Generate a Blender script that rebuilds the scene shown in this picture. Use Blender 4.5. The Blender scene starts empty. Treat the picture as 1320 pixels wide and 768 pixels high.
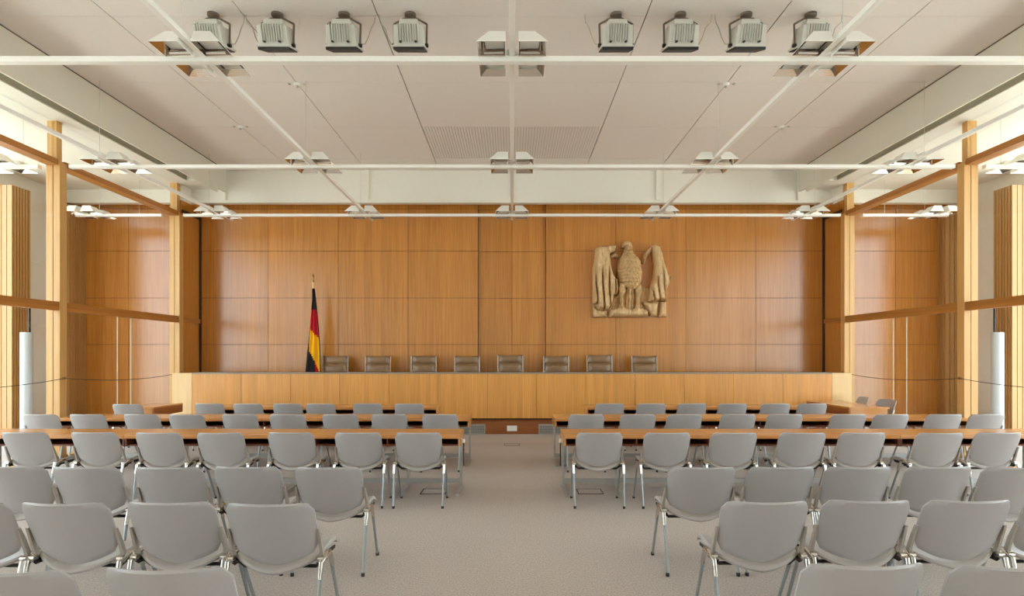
import bpy, bmesh, math, random
from mathutils import Vector, Matrix
random.seed(7)
C = bpy.context.scene.collection
F = 722.0; CXP = 660.0; HY = 458.0; H = 1.56          # focal length (px of 1320), vanishing point, eye height
PI = math.pi

# ------------------------------------------------------------------ materials
def lin(r, g, b):
    def f(c):
        c /= 255.0
        return c / 12.92 if c <= .04045 else ((c + .055) / 1.055) ** 2.4
    return (f(r), f(g), f(b), 1)

def newmat(name):
    m = bpy.data.materials.new(name); m.use_nodes = True
    nt = m.node_tree
    return m, nt, nt.nodes['Principled BSDF']

def plain(name, rgb, rough=.5, metal=0.0, spec=.5, noise=0.0, nscale=30.0, bump=0.0):
    m, nt, b = newmat(name)
    col = lin(*rgb)
    b.inputs['Roughness'].default_value = rough
    b.inputs['Metallic'].default_value = metal
    b.inputs['Specular IOR Level'].default_value = spec
    tc = nt.nodes.new('ShaderNodeTexCoord')
    n = nt.nodes.new('ShaderNodeTexNoise'); n.inputs['Scale'].default_value = nscale; n.inputs['Detail'].default_value = 3
    nt.links.new(tc.outputs['Object'], n.inputs['Vector'])
    r = nt.nodes.new('ShaderNodeValToRGB')
    k = max(noise, .01)
    r.color_ramp.elements[0].position = .3; r.color_ramp.elements[1].position = .7
    r.color_ramp.elements[0].color = tuple(c * (1 - k) for c in col[:3]) + (1,)
    r.color_ramp.elements[1].color = tuple(min(1, c * (1 + k)) for c in col[:3]) + (1,)
    nt.links.new(n.outputs['Fac'], r.inputs['Fac'])
    nt.links.new(r.outputs['Color'], b.inputs['Base Color'])
    if bump:
        bp = nt.nodes.new('ShaderNodeBump'); bp.inputs['Strength'].default_value = bump; bp.inputs['Distance'].default_value = .01
        nt.links.new(n.outputs['Fac'], bp.inputs['Height']); nt.links.new(bp.outputs['Normal'], b.inputs['Normal'])
    return m

def wood(name, dark, light, axis='Z', across='X', strip=.125, rough=.32, vary=.10, spec=.5, fine=1.0):
    """veneer: streaks along `axis`, strips of slightly different tone side by side along `across`"""
    m, nt, b = newmat(name)
    N, L = nt.nodes.new, nt.links.new
    tc = N('ShaderNodeTexCoord'); sep = N('ShaderNodeSeparateXYZ'); L(tc.outputs['Object'], sep.inputs[0])
    mp = N('ShaderNodeMapping'); L(tc.outputs['Object'], mp.inputs['Vector'])
    s = {'X': 38 * fine, 'Y': 38 * fine, 'Z': 38 * fine}; s[axis] = 1.1
    mp.inputs['Scale'].default_value = (s['X'], s['Y'], s['Z'])
    n = N('ShaderNodeTexNoise'); n.inputs['Scale'].default_value = 1.0; n.inputs['Detail'].default_value = 4; n.inputs['Roughness'].default_value = .6
    L(mp.outputs[0], n.inputs['Vector'])
    r = N('ShaderNodeValToRGB'); r.color_ramp.elements[0].position = .3; r.color_ramp.elements[1].position = .72
    r.color_ramp.elements[0].color = lin(*dark); r.color_ramp.elements[1].color = lin(*light)
    L(n.outputs['Fac'], r.inputs['Fac'])
    d = N('ShaderNodeMath'); d.operation = 'DIVIDE'; d.inputs[1].default_value = strip; L(sep.outputs[across], d.inputs[0])
    fl = N('ShaderNodeMath'); fl.operation = 'FLOOR'; L(d.outputs[0], fl.inputs[0])
    wn = N('ShaderNodeTexWhiteNoise'); wn.noise_dimensions = '1D'; L(fl.outputs[0], wn.inputs['W'])
    mr = N('ShaderNodeMapRange'); mr.inputs['To Min'].default_value = 1 - vary; mr.inputs['To Max'].default_value = 1 + vary * .6
    L(wn.outputs['Value'], mr.inputs['Value'])
    mx = N('ShaderNodeVectorMath'); mx.operation = 'SCALE'; L(r.outputs['Color'], mx.inputs[0]); L(mr.outputs[0], mx.inputs['Scale'])
    L(mx.outputs[0], b.inputs['Base Color'])
    b.inputs['Roughness'].default_value = rough; b.inputs['Specular IOR Level'].default_value = spec
    return m

def glass_mat(name):
    m, nt, b = newmat(name)
    nt.nodes.remove(b)
    out = nt.nodes['Material Output']
    t = nt.nodes.new('ShaderNodeBsdfTransparent'); t.inputs[0].default_value = (.95, .97, .96, 1)
    g = nt.nodes.new('ShaderNodeBsdfGlossy'); g.inputs['Roughness'].default_value = .02
    f = nt.nodes.new('ShaderNodeFresnel'); f.inputs['IOR'].default_value = 1.28
    x = nt.nodes.new('ShaderNodeMixShader')
    # each pane reflects at its outer skins only (a thin sheet has no total internal reflection)
    geo = nt.nodes.new('ShaderNodeNewGeometry')
    inv = nt.nodes.new('ShaderNodeMath'); inv.operation = 'SUBTRACT'; inv.inputs[0].default_value = 1
    nt.links.new(geo.outputs['Backfacing'], inv.inputs[1])
    mu = nt.nodes.new('ShaderNodeMath'); mu.operation = 'MULTIPLY'
    nt.links.new(f.outputs[0], mu.inputs[0]); nt.links.new(inv.outputs[0], mu.inputs[1])
    nt.links.new(mu.outputs[0], x.inputs[0]); nt.links.new(t.outputs[0], x.inputs[1]); nt.links.new(g.outputs[0], x.inputs[2])
    nt.links.new(x.outputs[0], out.inputs['Surface'])
    return m

M = {}
M['wall_wood'] = wood('veneer_wall', (178, 112, 42), (200, 136, 60), strip=.19, rough=.22, vary=.1, spec=.7)
M['bench_wood'] = wood('veneer_bench', (206, 140, 62), (226, 162, 86), strip=.1, rough=.36, vary=.08)
M['end_wood_lit'] = wood('veneer_bench_end_lit', (222, 182, 124), (234, 196, 140), strip=.16, rough=.38, vary=.05)  # paler than the bench wood: window light on the ends is in the colour
M['plinth_wood'] = wood('veneer_plinth', (142, 80, 36), (166, 98, 50), axis='X', across='Z', strip=.3, rough=.4)
M['post_wood'] = wood('glulam_post', (196, 146, 80), (214, 168, 104), strip=.045, rough=.4, vary=.06, fine=1.8)
M['rail_wood'] = wood('glulam_rail', (162, 102, 42), (186, 124, 56), axis='Y', across='Z', strip=.06, rough=.4)
M['pier_wood'] = wood('ribbed_pier', (176, 128, 72), (194, 150, 96), across='Y', strip=.09, rough=.45, fine=1.8)
M['desk_top'] = wood('veneer_desk_top', (194, 128, 68), (216, 156, 94), axis='X', across='Y', strip=.28, rough=.2, vary=.06)
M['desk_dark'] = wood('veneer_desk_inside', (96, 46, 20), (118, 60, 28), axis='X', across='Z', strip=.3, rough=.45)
M['side_top'] = wood('veneer_side_desk', (194, 128, 68), (216, 156, 94), axis='Y', across='X', strip=.28, rough=.2, vary=.06)
M['groove'] = plain('shadow_gap', (62, 36, 18), .8)
M['counter'] = plain('grey_linoleum_counter', (150, 138, 122), .45)
M['ceiling'] = plain('ceiling_paint', (232, 226, 222), .85, spec=.2)
M['white'] = plain('white_paint', (232, 228, 218), .7, spec=.3)
M['cream'] = plain('cream_plaster', (222, 217, 202), .8, spec=.2)
M['joint'] = plain('ceiling_joint', (118, 106, 98), .9)
M['slot_shade'] = plain('slot_shade', (158, 153, 138), .8)  # grey carries the shade of the ceiling slot, which stays too light without it
M['slot'] = plain('slot_backing', (200, 192, 186), .9)
M['rail_white'] = plain('white_enamel', (238, 236, 230), .4)
M['hood_white'] = plain('white_enamel_hood', (236, 234, 228), .5)
M['hood_in'] = plain('mirror_reflector', (206, 196, 186), .1, metal=1.0)
M['diffuser'] = plain('frosted_diffuser', (240, 242, 234), .35)
M['lamp_tube'] = plain('polished_lamp_holder', (230, 230, 228), .15, metal=1.0)
M['steel'] = plain('grey_steel', (186, 185, 180), .4, metal=.6)
M['chrome'] = plain('cast_aluminium', (214, 210, 204), .2, metal=1.0)
M['leg'] = plain('grey_tube_steel', (158, 164, 166), .35, metal=.6)
M['bracket'] = plain('grey_aluminium_bracket', (176, 168, 158), .4, metal=.5)
M['shell'] = plain('warm_grey_plastic', (168, 163, 161), .34, noise=.012, nscale=8)
M['shell_seat'] = plain('warm_grey_plastic_seat', (172, 165, 160), .45, noise=.012, nscale=8)
M['black'] = plain('black_rubber', (24, 23, 22), .55)
M['dark'] = plain('dark_iron', (60, 55, 52), .5, metal=.4)
M['flood'] = plain('grey_die_cast', (206, 206, 198), .5, metal=.1)
M['flood_yoke'] = plain('brown_grey_bracket', (122, 110, 98), .5, metal=.4)
M['cable'] = plain('clear_grey_cable', (190, 176, 160), .5)
M['wire'] = plain('thin_steel_wire', (206, 202, 196), .4, metal=.3)
M['leather'] = plain('brown_leather', (136, 106, 74), .34, noise=.06, nscale=14, bump=.15)
M['leather_dark'] = plain('brown_leather_piping', (82, 60, 42), .4)
M['eagle'] = wood('carved_limewood', (196, 158, 108), (226, 194, 146), strip=.2, rough=.6, vary=.06)
M['gold'] = plain('flag_gold_cloth', (236, 170, 10), .75, spec=.2)
M['red'] = plain('flag_red_cloth', (176, 20, 34), .75, spec=.2)
M['fblack'] = plain('flag_black_cloth', (30, 27, 30), .75, spec=.2)
M['brass'] = plain('brass', (214, 176, 110), .3, metal=.9)
M['plastic'] = plain('white_plastic', (240, 238, 234), .4)
M['vent'] = plain('grey_vent', (176, 172, 162), .5, metal=.3)
M['vent_dark'] = plain('vent_slots', (112, 110, 106), .6)
M['cyl'] = plain('white_tube_enamel', (204, 210, 216), .3)
M['ground'] = plain('pale_gravel', (196, 194, 182), .9, noise=.1, nscale=6)
M['glass_edge'] = plain('ground_glass_edge', (186, 168, 138), .4)
M['glass'] = glass_mat('clear_glass')

def carpet():
    m, nt, b = newmat('loop_carpet')
    N, L = nt.nodes.new, nt.links.new
    tc = N('ShaderNodeTexCoord'); sep = N('ShaderNodeSeparateXYZ'); L(tc.outputs['Object'], sep.inputs[0])
    n = N('ShaderNodeTexNoise'); n.inputs['Scale'].default_value = 85; n.inputs['Detail'].default_value = 4; L(tc.outputs['Object'], n.inputs['Vector'])
    r = N('ShaderNodeValToRGB'); r.color_ramp.elements[0].position = .35; r.color_ramp.elements[1].position = .68
    r.color_ramp.elements[0].color = lin(178, 166, 157); r.color_ramp.elements[1].color = lin(211, 200, 192)
    L(n.outputs['Fac'], r.inputs['Fac'])
    # rolls laid across the room, each with its own pile direction
    d = N('ShaderNodeMath'); d.operation = 'SUBTRACT'; d.inputs[1].default_value = 6.54; L(sep.outputs['Y'], d.inputs[0])
    d2 = N('ShaderNodeMath'); d2.operation = 'DIVIDE'; d2.inputs[1].default_value = 1.74; L(d.outputs[0], d2.inputs[0])
    fl = N('ShaderNodeMath'); fl.operation = 'FLOOR'; L(d2.outputs[0], fl.inputs[0])
    wn = N('ShaderNodeTexWhiteNoise'); wn.noise_dimensions = '1D'; L(fl.outputs[0], wn.inputs['W'])
    mr = N('ShaderNodeMapRange'); mr.inputs['To Min'].default_value = .95; mr.inputs['To Max'].default_value = 1.04; L(wn.outputs['Value'], mr.inputs['Value'])
    mx = N('ShaderNodeVectorMath'); mx.operation = 'SCALE'; L(r.outputs['Color'], mx.inputs[0]); L(mr.outputs[0], mx.inputs['Scale'])
    L(mx.outputs[0], b.inputs['Base Color'])
    b.inputs['Roughness'].default_value = .95; b.inputs['Specular IOR Level'].default_value = .1
    bp = N('ShaderNodeBump'); bp.inputs['Strength'].default_value = .35; bp.inputs['Distance'].default_value = .006
    L(n.outputs['Fac'], bp.inputs['Height']); L(bp.outputs['Normal'], b.inputs['Normal'])
    return m
M['carpet'] = carpet()

# ------------------------------------------------------------------ mesh helpers
class MB:
    def __init__(s): s.v = []; s.f = []; s.mi = []
    def add(s, vs, fs, mi=0):
        o = len(s.v); s.v += [tuple(p) for p in vs]
        for f in fs: s.f.append([i + o for i in f]); s.mi.append(mi)
        return s
    def box(s, x0, x1, y0, y1, z0, z1, mi=0):
        vs = [(x, y, z) for z in (z0, z1) for y in (y0, y1) for x in (x0, x1)]
        return s.add(vs, [(0, 2, 3, 1), (4, 5, 7, 6), (0, 1, 5, 4), (2, 6, 7, 3), (0, 4, 6, 2), (1, 3, 7, 5)], mi)
    def hexa(s, lo, hi, mi=0):
        return s.add(list(lo) + list(hi), [(3, 2, 1, 0), (4, 5, 6, 7), (0, 1, 5, 4), (1, 2, 6, 5), (2, 3, 7, 6), (3, 0, 4, 7)], mi)
    def tube(s, pts, r, n=8, mi=0, cap=True, flat=1.0):
        pts = [Vector(p) for p in pts]
        rs = r if isinstance(r, (list, tuple)) else [r] * len(pts)
        rings = []
        up = None
        for i, p in enumerate(pts):
            a = pts[max(i - 1, 0)]; b = pts[min(i + 1, len(pts) - 1)]
            t = (b - a).normalized()
            if up is None:
                up = Vector((1, 0, 0)) if abs(t.x) < .9 else Vector((0, 0, 1))
            u = (up - t * up.dot(t)).normalized(); w = t.cross(u); up = u
            rings.append([p + u * math.cos(2 * PI * k / n) * rs[i] * flat + w * math.sin(2 * PI * k / n) * rs[i] for k in range(n)])
        vs = [q for ring in rings for q in ring]; fs = []
        for i in range(len(pts) - 1):
            for k in range(n):
                k2 = (k + 1) % n
                fs.append((i * n + k, i * n + k2, (i + 1) * n + k2, (i + 1) * n + k))
        if cap:
            fs.append(tuple(range(n - 1, -1, -1))); fs.append(tuple((len(pts) - 1) * n + k for k in range(n)))
        return s.add(vs, fs, mi)
    def lathe(s, prof, c=(0, 0, 0), n=20, mi=0):
        vs = []; fs = []
        for r, z in prof:
            for k in range(n):
                a = 2 * PI * k / n
                vs.append((c[0] + r * math.cos(a), c[1] + r * math.sin(a), c[2] + z))
        for i in range(len(prof) - 1):
            for k in range(n):
                k2 = (k + 1) % n
                fs.append((i * n + k, i * n + k2, (i + 1) * n + k2, (i + 1) * n + k))
        fs.append(tuple(range(n - 1, -1, -1))); fs.append(tuple((len(prof) - 1) * n + k for k in range(n)))
        return s.add(vs, fs, mi)
    def build(s, name, mats, parent=None, smooth=False, bevel=0.0, angle=40):
        me = bpy.data.meshes.new(name); me.from_pydata(s.v, [], s.f)
        mats = mats if isinstance(mats, (list, tuple)) else [mats]
        for m in mats: me.materials.append(M[m])
        for p, i in zip(me.polygons, s.mi): p.material_index = i
        bm = bmesh.new(); bm.from_mesh(me)
        bmesh.ops.recalc_face_normals(bm, faces=bm.faces)
        if bevel:
            bmesh.ops.bevel(bm, geom=[e for e in bm.edges], offset=bevel, segments=2, affect='EDGES', profile=.6, clamp_overlap=True)
        if smooth:
            for f in bm.faces: f.smooth = True
            for e in bm.edges:
                if len(e.link_faces) == 2 and e.calc_face_angle(0) > math.radians(angle): e.smooth = False
        bm.to_mesh(me); bm.free()
        o = bpy.data.objects.new(name, me); C.objects.link(o)
        if parent is not None: o.parent = parent
        return o

def tag(o, label, cat, group=None, kind=None):
    o['label'] = label; o['category'] = cat
    if group: o['group'] = group
    if kind: o['kind'] = kind
    return o
def thing(name, label, cat, loc=(0, 0, 0), rz=0, group=None):
    o = bpy.data.objects.new(name, None); C.objects.link(o)
    o.empty_display_size = .1
    o.location = loc; o.rotation_euler = (0, 0, rz)
    return tag(o, label, cat, group)
def struct(o, label=None):
    o['kind'] = 'structure'
    if label: o['label'] = label
    return o
def empty_struct(name, label=None):
    o = bpy.data.objects.new(name, None); C.objects.link(o); return struct(o, label)
KIDS = {}
def copy_tree(o, parent=None):
    c = o.copy(); C.objects.link(c)
    if parent is not None: c.parent = parent
    for ch in [q for q in ALLKIDS(o)]: copy_tree(ch, c)
    return c
def ALLKIDS(o): return list(o.children)
ORD = ['first', 'second', 'third', 'fourth', 'fifth', 'sixth', 'seventh', 'eighth', 'ninth', 'tenth']

# ------------------------------------------------------------------ main dimensions
GX = 6.75                        # inner plane of the glazed side walls
WY = 12.2                        # front (panelled) wall
CZ = 5.47                        # ceiling
FX = 6.04                        # fascia of the raised ceiling field
BK = 11.85                       # bulkhead over the panelled wall
RZ = H + 2.8                     # lighting rails
RY = [5.32, 8.32, 11.2]          # cross rails
RX = 2.934                       # spacing of the long rails
BY = 11.0                        # bench front
YB = -5.0                        # rear of the modelled room
CW = 9.6                         # outer wall of the side aisles

# ------------------------------------------------------------------ floor, ceiling
struct(MB().box(-CW - .2, CW + .2, YB, WY + .2, -.12, 0).build('floor', 'carpet'), 'beige-grey loop carpet over the whole floor')
g = MB().box(-45, 45, -45, 40, -.4, -.14).build('ground', 'ground'); struct(g, 'pale ground outside')

# raised ceiling field in square boards with shadow joints
P = 1.544; gap = .007
cm = MB()
ys = [6.46 + 1.56 * k for k in range(-8, 4)] ; ys = [y for y in ys if y > YB] ; ys = [YB] + ys + [BK]
xs = [-FX] + [P * k for k in range(-3, 4)] + [FX]
for i in range(len(xs) - 1):
    for j in range(len(ys) - 1):
        if ys[j] > 9.5 and ys[j + 1] < 11.3 and xs[i] >= -P - .01 and xs[i + 1] <= P + .01:
            continue
        gx0 = gap if abs(xs[i]) > .01 else .002; gx1 = gap if abs(xs[i + 1]) > .01 else .002
        cm.box(xs[i] + gx0, xs[i + 1] - gx1, ys[j] + gap * .5, ys[j + 1] - gap * .5, CZ, CZ + .03)
ceil = struct(cm.build('ceiling', 'ceiling'), 'pale suspended ceiling of large square boards')
MB().box(-FX, FX, YB, BK, CZ + .03, CZ + .2).build('shadow_joint', 'joint', ceil)
# slotted boards in the middle of the last row
sl = MB()
n = 62
for i in range(n):
    x0 = -P + .01 + (2 * P - .02) * i / n; w = (2 * P - .02) / n
    sl.box(x0 + w * .1, x0 + w * .9, 9.585, 11.135, CZ + .002, CZ + .028)
sl.build('slotted_board', 'ceiling', ceil)
MB().box(-P, P, 9.57, 11.15, CZ + .012, CZ + .029).build('slot_backing', 'slot', ceil)

for sgn, nm in ((-1, 'left'), (1, 'right')):
    # fascia and low side ceiling
    a, b = sorted((sgn * FX, sgn * (FX + .03)))
    struct(MB().box(a + (.0 if sgn > 0 else .0), b, YB, BK - .35, 4.915, CZ + .2).build('trim_1' if sgn < 0 else 'trim_2', 'cream'), 'cream fascia of the raised ceiling, %s side' % nm)
    a2, b2 = sorted((sgn * (FX), sgn * (FX + .03)))
    MBx = MB().box(a2, b2, BK - .35, BK, 5.0, CZ + .2)
    MBx.build('fascia_end', 'cream', bpy.data.objects['trim_1' if sgn < 0 else 'trim_2'])
    jj = MB().box(*sorted((sgn * (FX - .009), sgn * (FX + .004))), YB, BK - .35, CZ - .014, CZ + .01)
    jj.build('shadow_gap', 'joint', bpy.data.objects['trim_1' if sgn < 0 else 'trim_2'])
    # low ceiling with a long slot beside the fascia
    a, b = sorted((sgn * 6.54, sgn * (CW + .2)))
    sc_ = MB().box(a, b, YB, BK, 5.07, 5.5)
    a, b = sorted((sgn * (FX + .03), sgn * 6.54)); sc_.box(a, b, YB, BK - .6, 5.36, 5.5); sc_.box(a, b, BK - .6, BK, 5.07, 5.5)
    a, b = sorted((sgn * 6.525, sgn * 6.539)); sc_.box(a, b, YB, BK - .61, 5.085, 5.36, 1)
    struct(sc_.build('ceiling_' + nm, ['white', 'slot_shade']), 'low white ceiling over the %s aisle' % nm)
# bulkhead over the panelled wall, with upright fins
bk = struct(MB().box(-CW - .2, CW + .2, BK, BK + .12, 4.78, CZ + .2).build('trim_3', 'white'), 'white bulkhead band above the panelled wall')
MB().box(-CW - .2, CW + .2, BK - .03, BK, 4.78, 4.83).build('lip', 'white', bk)
for px, w in ((287, .16), (473, .09), (659.5, .05), (848, .09), (1032, .16)):
    x = (px - CXP) * BK / F
    MB().box(x - w / 2, x + w / 2, BK - .05, BK, 4.83, CZ - .002).build('fin', 'white', bk)
MB().box(-CW - .2, CW + .2, BK + .12, WY + .2, 5.3, 5.45).build('slot_lid', 'white', bk)

# ------------------------------------------------------------------ panelled front wall
wall = struct(MB().box(-CW - .2, CW + .2, WY + .03, WY + .2, 0, 5.6).build('wall_front', 'groove'), 'oak veneer panelled wall behind the bench')
zs = [0, 1.797, 2.81, 3.83, 4.75, 5.4]
px_ = [-.74, .74]
k = 1
while px_[-1] < CW: px_.append(.74 + 1.523 * k); k += 1
right = px_[1:]
g2 = .004
def panel(x0, x1, z0, z1, y=WY, mat='wall_wood'):
    return MB().box(x0 + g2, x1 - g2, y, y + .028, z0 + g2, z1 - g2).build('panel', mat, wall)
for z0, z1 in zip(zs[:-1], zs[1:]):
    for i in range(len(right) - 1):
        x0, x1 = right[i], min(right[i + 1], CW + .1)
        if x1 - x0 < .05: continue
        panel(x0, x1, z0, z1); panel(-x1, -x0, z0, z1)
    panel(-.74, 0, z0, z1, WY + .075); panel(0, .74, z0, z1, WY + .075)
# the recess is cut through the backing: rebuild backing in three pieces
me = MB()
me.box(-CW - .2, -.74, WY + .03, WY + .2, 0, 5.6); me.box(.74, CW + .2, WY + .03, WY + .2, 0, 5.6); me.box(-.74, .74, WY + .105, WY + .2, 0, 5.6)
tmp = me.build('tmp_backing', 'groove'); old = wall.data; wall.data = tmp.data; bpy.data.objects.remove(tmp); bpy.data.meshes.remove(old); wall.data.name = 'wall_front'

# ------------------------------------------------------------------ glazed side walls
PY = [8.36 - 2.99 * k for k in range(4, -1, -1)] + [11.37]      # near faces of the posts
wn = 0
for sgn, nm in ((-1, 'left'), (1, 'right')):
    def bx(mb, xa, xb, *r): a, b = sorted((sgn * xa, sgn * xb)); return mb.box(a, b, *r)
    for i, y in enumerate(PY):
        wn += 1
        y1 = PY[i + 1] if i + 1 < len(PY) else WY
        w = empty_struct('window_%d' % wn, 'glazed bay of the %s side wall' % nm)
        p = MB(); bx(p, GX, GX + .095, y, y + .13, 0, 4.45); bx(p, GX + .107, GX + .205, y, y + .13, 0, 4.45)
        bx(p, GX + .09, GX + .11, y + .012, y + .12, 0, 4.45)
        p.build('post', 'post_wood', w)
        s_ = MB(); bx(s_, GX + .06, GX + .2, y + .015, y + .115, 4.45, 5.07); s_.build('post_stub', 'post_wood', w)
        if i + 1 < len(PY):
            r_ = MB(); bx(r_, GX + .015, GX + .10, y + .13, y1, 2.23, 2.36); r_.build('mid_rail', 'rail_wood', w)
            b_ = MB(); bx(b_, GX + .02, GX + .19, y + .13, y1, 4.40, 4.49); b_.build('top_rail', 'rail_wood', w)
            cuts = [y + .13, 9.66, 10.0, y1] if abs(y - 8.36) < .01 else [y + .13, y1]
            for c0, c1 in zip(cuts[:-1], cuts[1:]):
                q = MB(); bx(q, GX + .05, GX + .062, c0 + .006, c1 - .006, .03, 2.23); q.build('pane', 'glass', w)
            for c0 in cuts[1:-1]:
                q = MB(); bx(q, GX + .048, GX + .064, c0 - .004, c0 + .004, .03, 2.23); q.build('glass_edge', 'glass_edge', w)
            q = MB(); bx(q, GX + .05, GX + .062, y + .13, y1, 2.36, 4.40); q.build('pane', 'glass', w)
            q = MB(); bx(q, GX + .1, GX + .112, y + .115, y1 + .015, 4.49, 5.07); q.build('pane', 'glass', w)
            f_ = MB(); bx(f_, GX + .01, GX + .12, y + .13, y1, 0, .05); f_.build('sill', 'post_wood', w)
        else:
            # last narrow bay is panelled
            q = MB(); bx(q, GX + .04, GX + .1, y + .13, WY, 0, 4.75); q.build('panel', 'wall_wood', w)
            r_ = MB(); bx(r_, GX + .012, GX + .04, y + .13, WY, 2.25, 2.34); r_.build('mid_rail', 'rail_wood', w)
            c_ = MB(); bx(c_, GX + .008, GX + .04, WY - .05, WY - .005, 0, 4.72); c_.build('corner_strip', 'groove', w)
            b_ = MB(); bx(b_, GX + .012, GX + .04, y + .13, WY, 4.5, 4.56); b_.build('top_rail', 'groove', w)  # dark strip drawn in for the shadow under the beam
            bd = MB(); bx(bd, GX + .04, GX + .1, y + .13, BK, 4.75, 5.07); bd.build('head_panel', 'white', w)
    # aisle beyond the glass: ribbed piers and white wall
    for (d0, d1, ident) in ((11.72 if sgn < 0 else 11.98, WY, 'inner'), (10.38, 10.78, 'outer')):
        pr = MB()
        bx(pr, 9.29, CW + .1, d0 + .03, d1 - .002, 0, 4.72)
        nr = max(3, int((d1 - d0) / .062))
        for k in range(nr):
            ya = d0 + .03 + (d1 - d0 - .03) * k / nr; st = (d1 - d0 - .03) / nr
            bx(pr, 9.26, 9.29, ya + st * .14, ya + st * .82, 0, 4.72)
        for k in range(4):
            xa = 9.27 + .1 * k
            bx(pr, xa, xa + .088, d0, d0 + .03, 0, 4.72)
        o = pr.build('pier', 'pier_wood'); struct(o, 'ribbed wooden pier in the %s aisle' % nm)
    ww = MB()
    for (za, zb) in ((0, 1.935), (1.945, 3.395), (3.405, 5.07)):
        bx(ww, CW, CW + .1, 10.3, WY, za, zb)
    bx(ww, CW + .008, CW + .095, 10.305, WY - .005, .005, 5.065)
    o = ww.build('wall_' + nm, 'white'); struct(o, 'white outer wall of the %s aisle' % nm)
    # outer columns and parapet of the open glazed front further back
    oc = MB()
    for k in range(5):
        yy = YB + .2 + 3.05 * k
        bx(oc, CW - .05, CW + .15, yy, yy + .25, 0, 5.07)
    o = oc.build('wall_outer_' + nm, 'post_wood'); struct(o, 'row of wooden posts along the open %s facade' % nm)
rb = MB().box(-CW, CW, YB - .2, YB, 0, CZ + .2)
for k in range(12):
    rb.box(-8.9 + 1.52 * k, -8.9 + 1.52 * k + 1.5, YB, YB + .03, 0, 4.7)
struct(rb.build('wall_rear', 'white'), 'white panelled rear wall behind the seating')

# ------------------------------------------------------------------ judges' bench
bench = thing('judges_bench', 'long oak veneer bench with grey counter across the front of the room', 'bench', (0, BY, 0))
def rel(mb): 
    mb.v = [(x, y - BY, z) for x, y, z in mb.v]; return mb
PW = .967
for k in range(-6, 7):
    xc = k * PW
    rel(MB().box(xc - PW / 2 + .003, xc + PW / 2 - .003, BY, BY + .03, .326, 1.195)).build('front_panel', 'bench_wood', bench)
rel(MB().box(-6.29, 6.29, BY + .03, BY + .06, .30, 1.195)).build('backing', 'groove', bench)
ct = rel(MB().box(-6.29, 6.29, BY - .008, BY + .36, 1.195, 1.222)).build('countertop', 'counter', bench)
rel(MB().box(-6.2, 6.2, BY + .1, BY + .13, 0, .326)).build('plinth', 'plinth_wood', bench)
struct(MB().box(-6.62, 6.62, BY + .36, WY - .003, 0, .3).build('floor_dais', 'plinth_wood'), 'raised floor behind the bench')
rel(MB().box(-6.2, 6.2, BY + .34, BY + .36, .3, 1.195)).build('back_panel', 'bench_wood', bench)
for s in (-1, 1):
    a, b = sorted((s * 6.295, s * 6.68))
    rel(MB().box(a, b, BY + .01, BY + .36, 0, 1.212)).build('end_block', 'end_wood_lit', bench)
# plinth fittings
def vent(x, label):
    t = thing('air_vent', label, 'vent', (x, BY + .1, .10), 0, 'vents in the bench plinth')
    m = MB(); w, h = .25, .075
    m.box(-w, w, -.012, 0, h, h + .022); m.box(-w, w, -.012, 0, -h - .022, -h); m.box(-w - .022, -w, -.012, 0, -h - .022, h + .022); m.box(w, w + .022, -.012, 0, -h - .022, h + .022)
    m.build('frame', 'vent', t)
    MB().box(-w, w, -.004, 0, -h, h).build('backing', 'vent_dark', t)
    f = MB()
    for k in range(5): f.box(-w, w, -.01, -.004, -h + .012 + .03 * k, -h + .024 + .03 * k)
    for k in range(9): f.box(-w + .05 + .05 * k, -w + .056 + .05 * k, -.009, -.004, -h, h)
    f.build('grille', 'vent', t)
vent((608 - CXP) * 11.1 / F, 'grey ventilation grille in the bench plinth, left of the aisle')
vent((712 - CXP) * 11.1 / F, 'grey ventilation grille in the bench plinth, right of the aisle')
t = thing('wall_socket', 'white rectangular socket plate in the middle of the bench plinth', 'socket', (0, BY + .1, .115))
MB().box(-.1, .1, -.012, 0, -.055, .055).build('plate', 'plastic', t, bevel=.004)
MB().box(-.08, .08, -.016, -.012, -.035, .035).build('cover', 'plastic', t)

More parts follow.
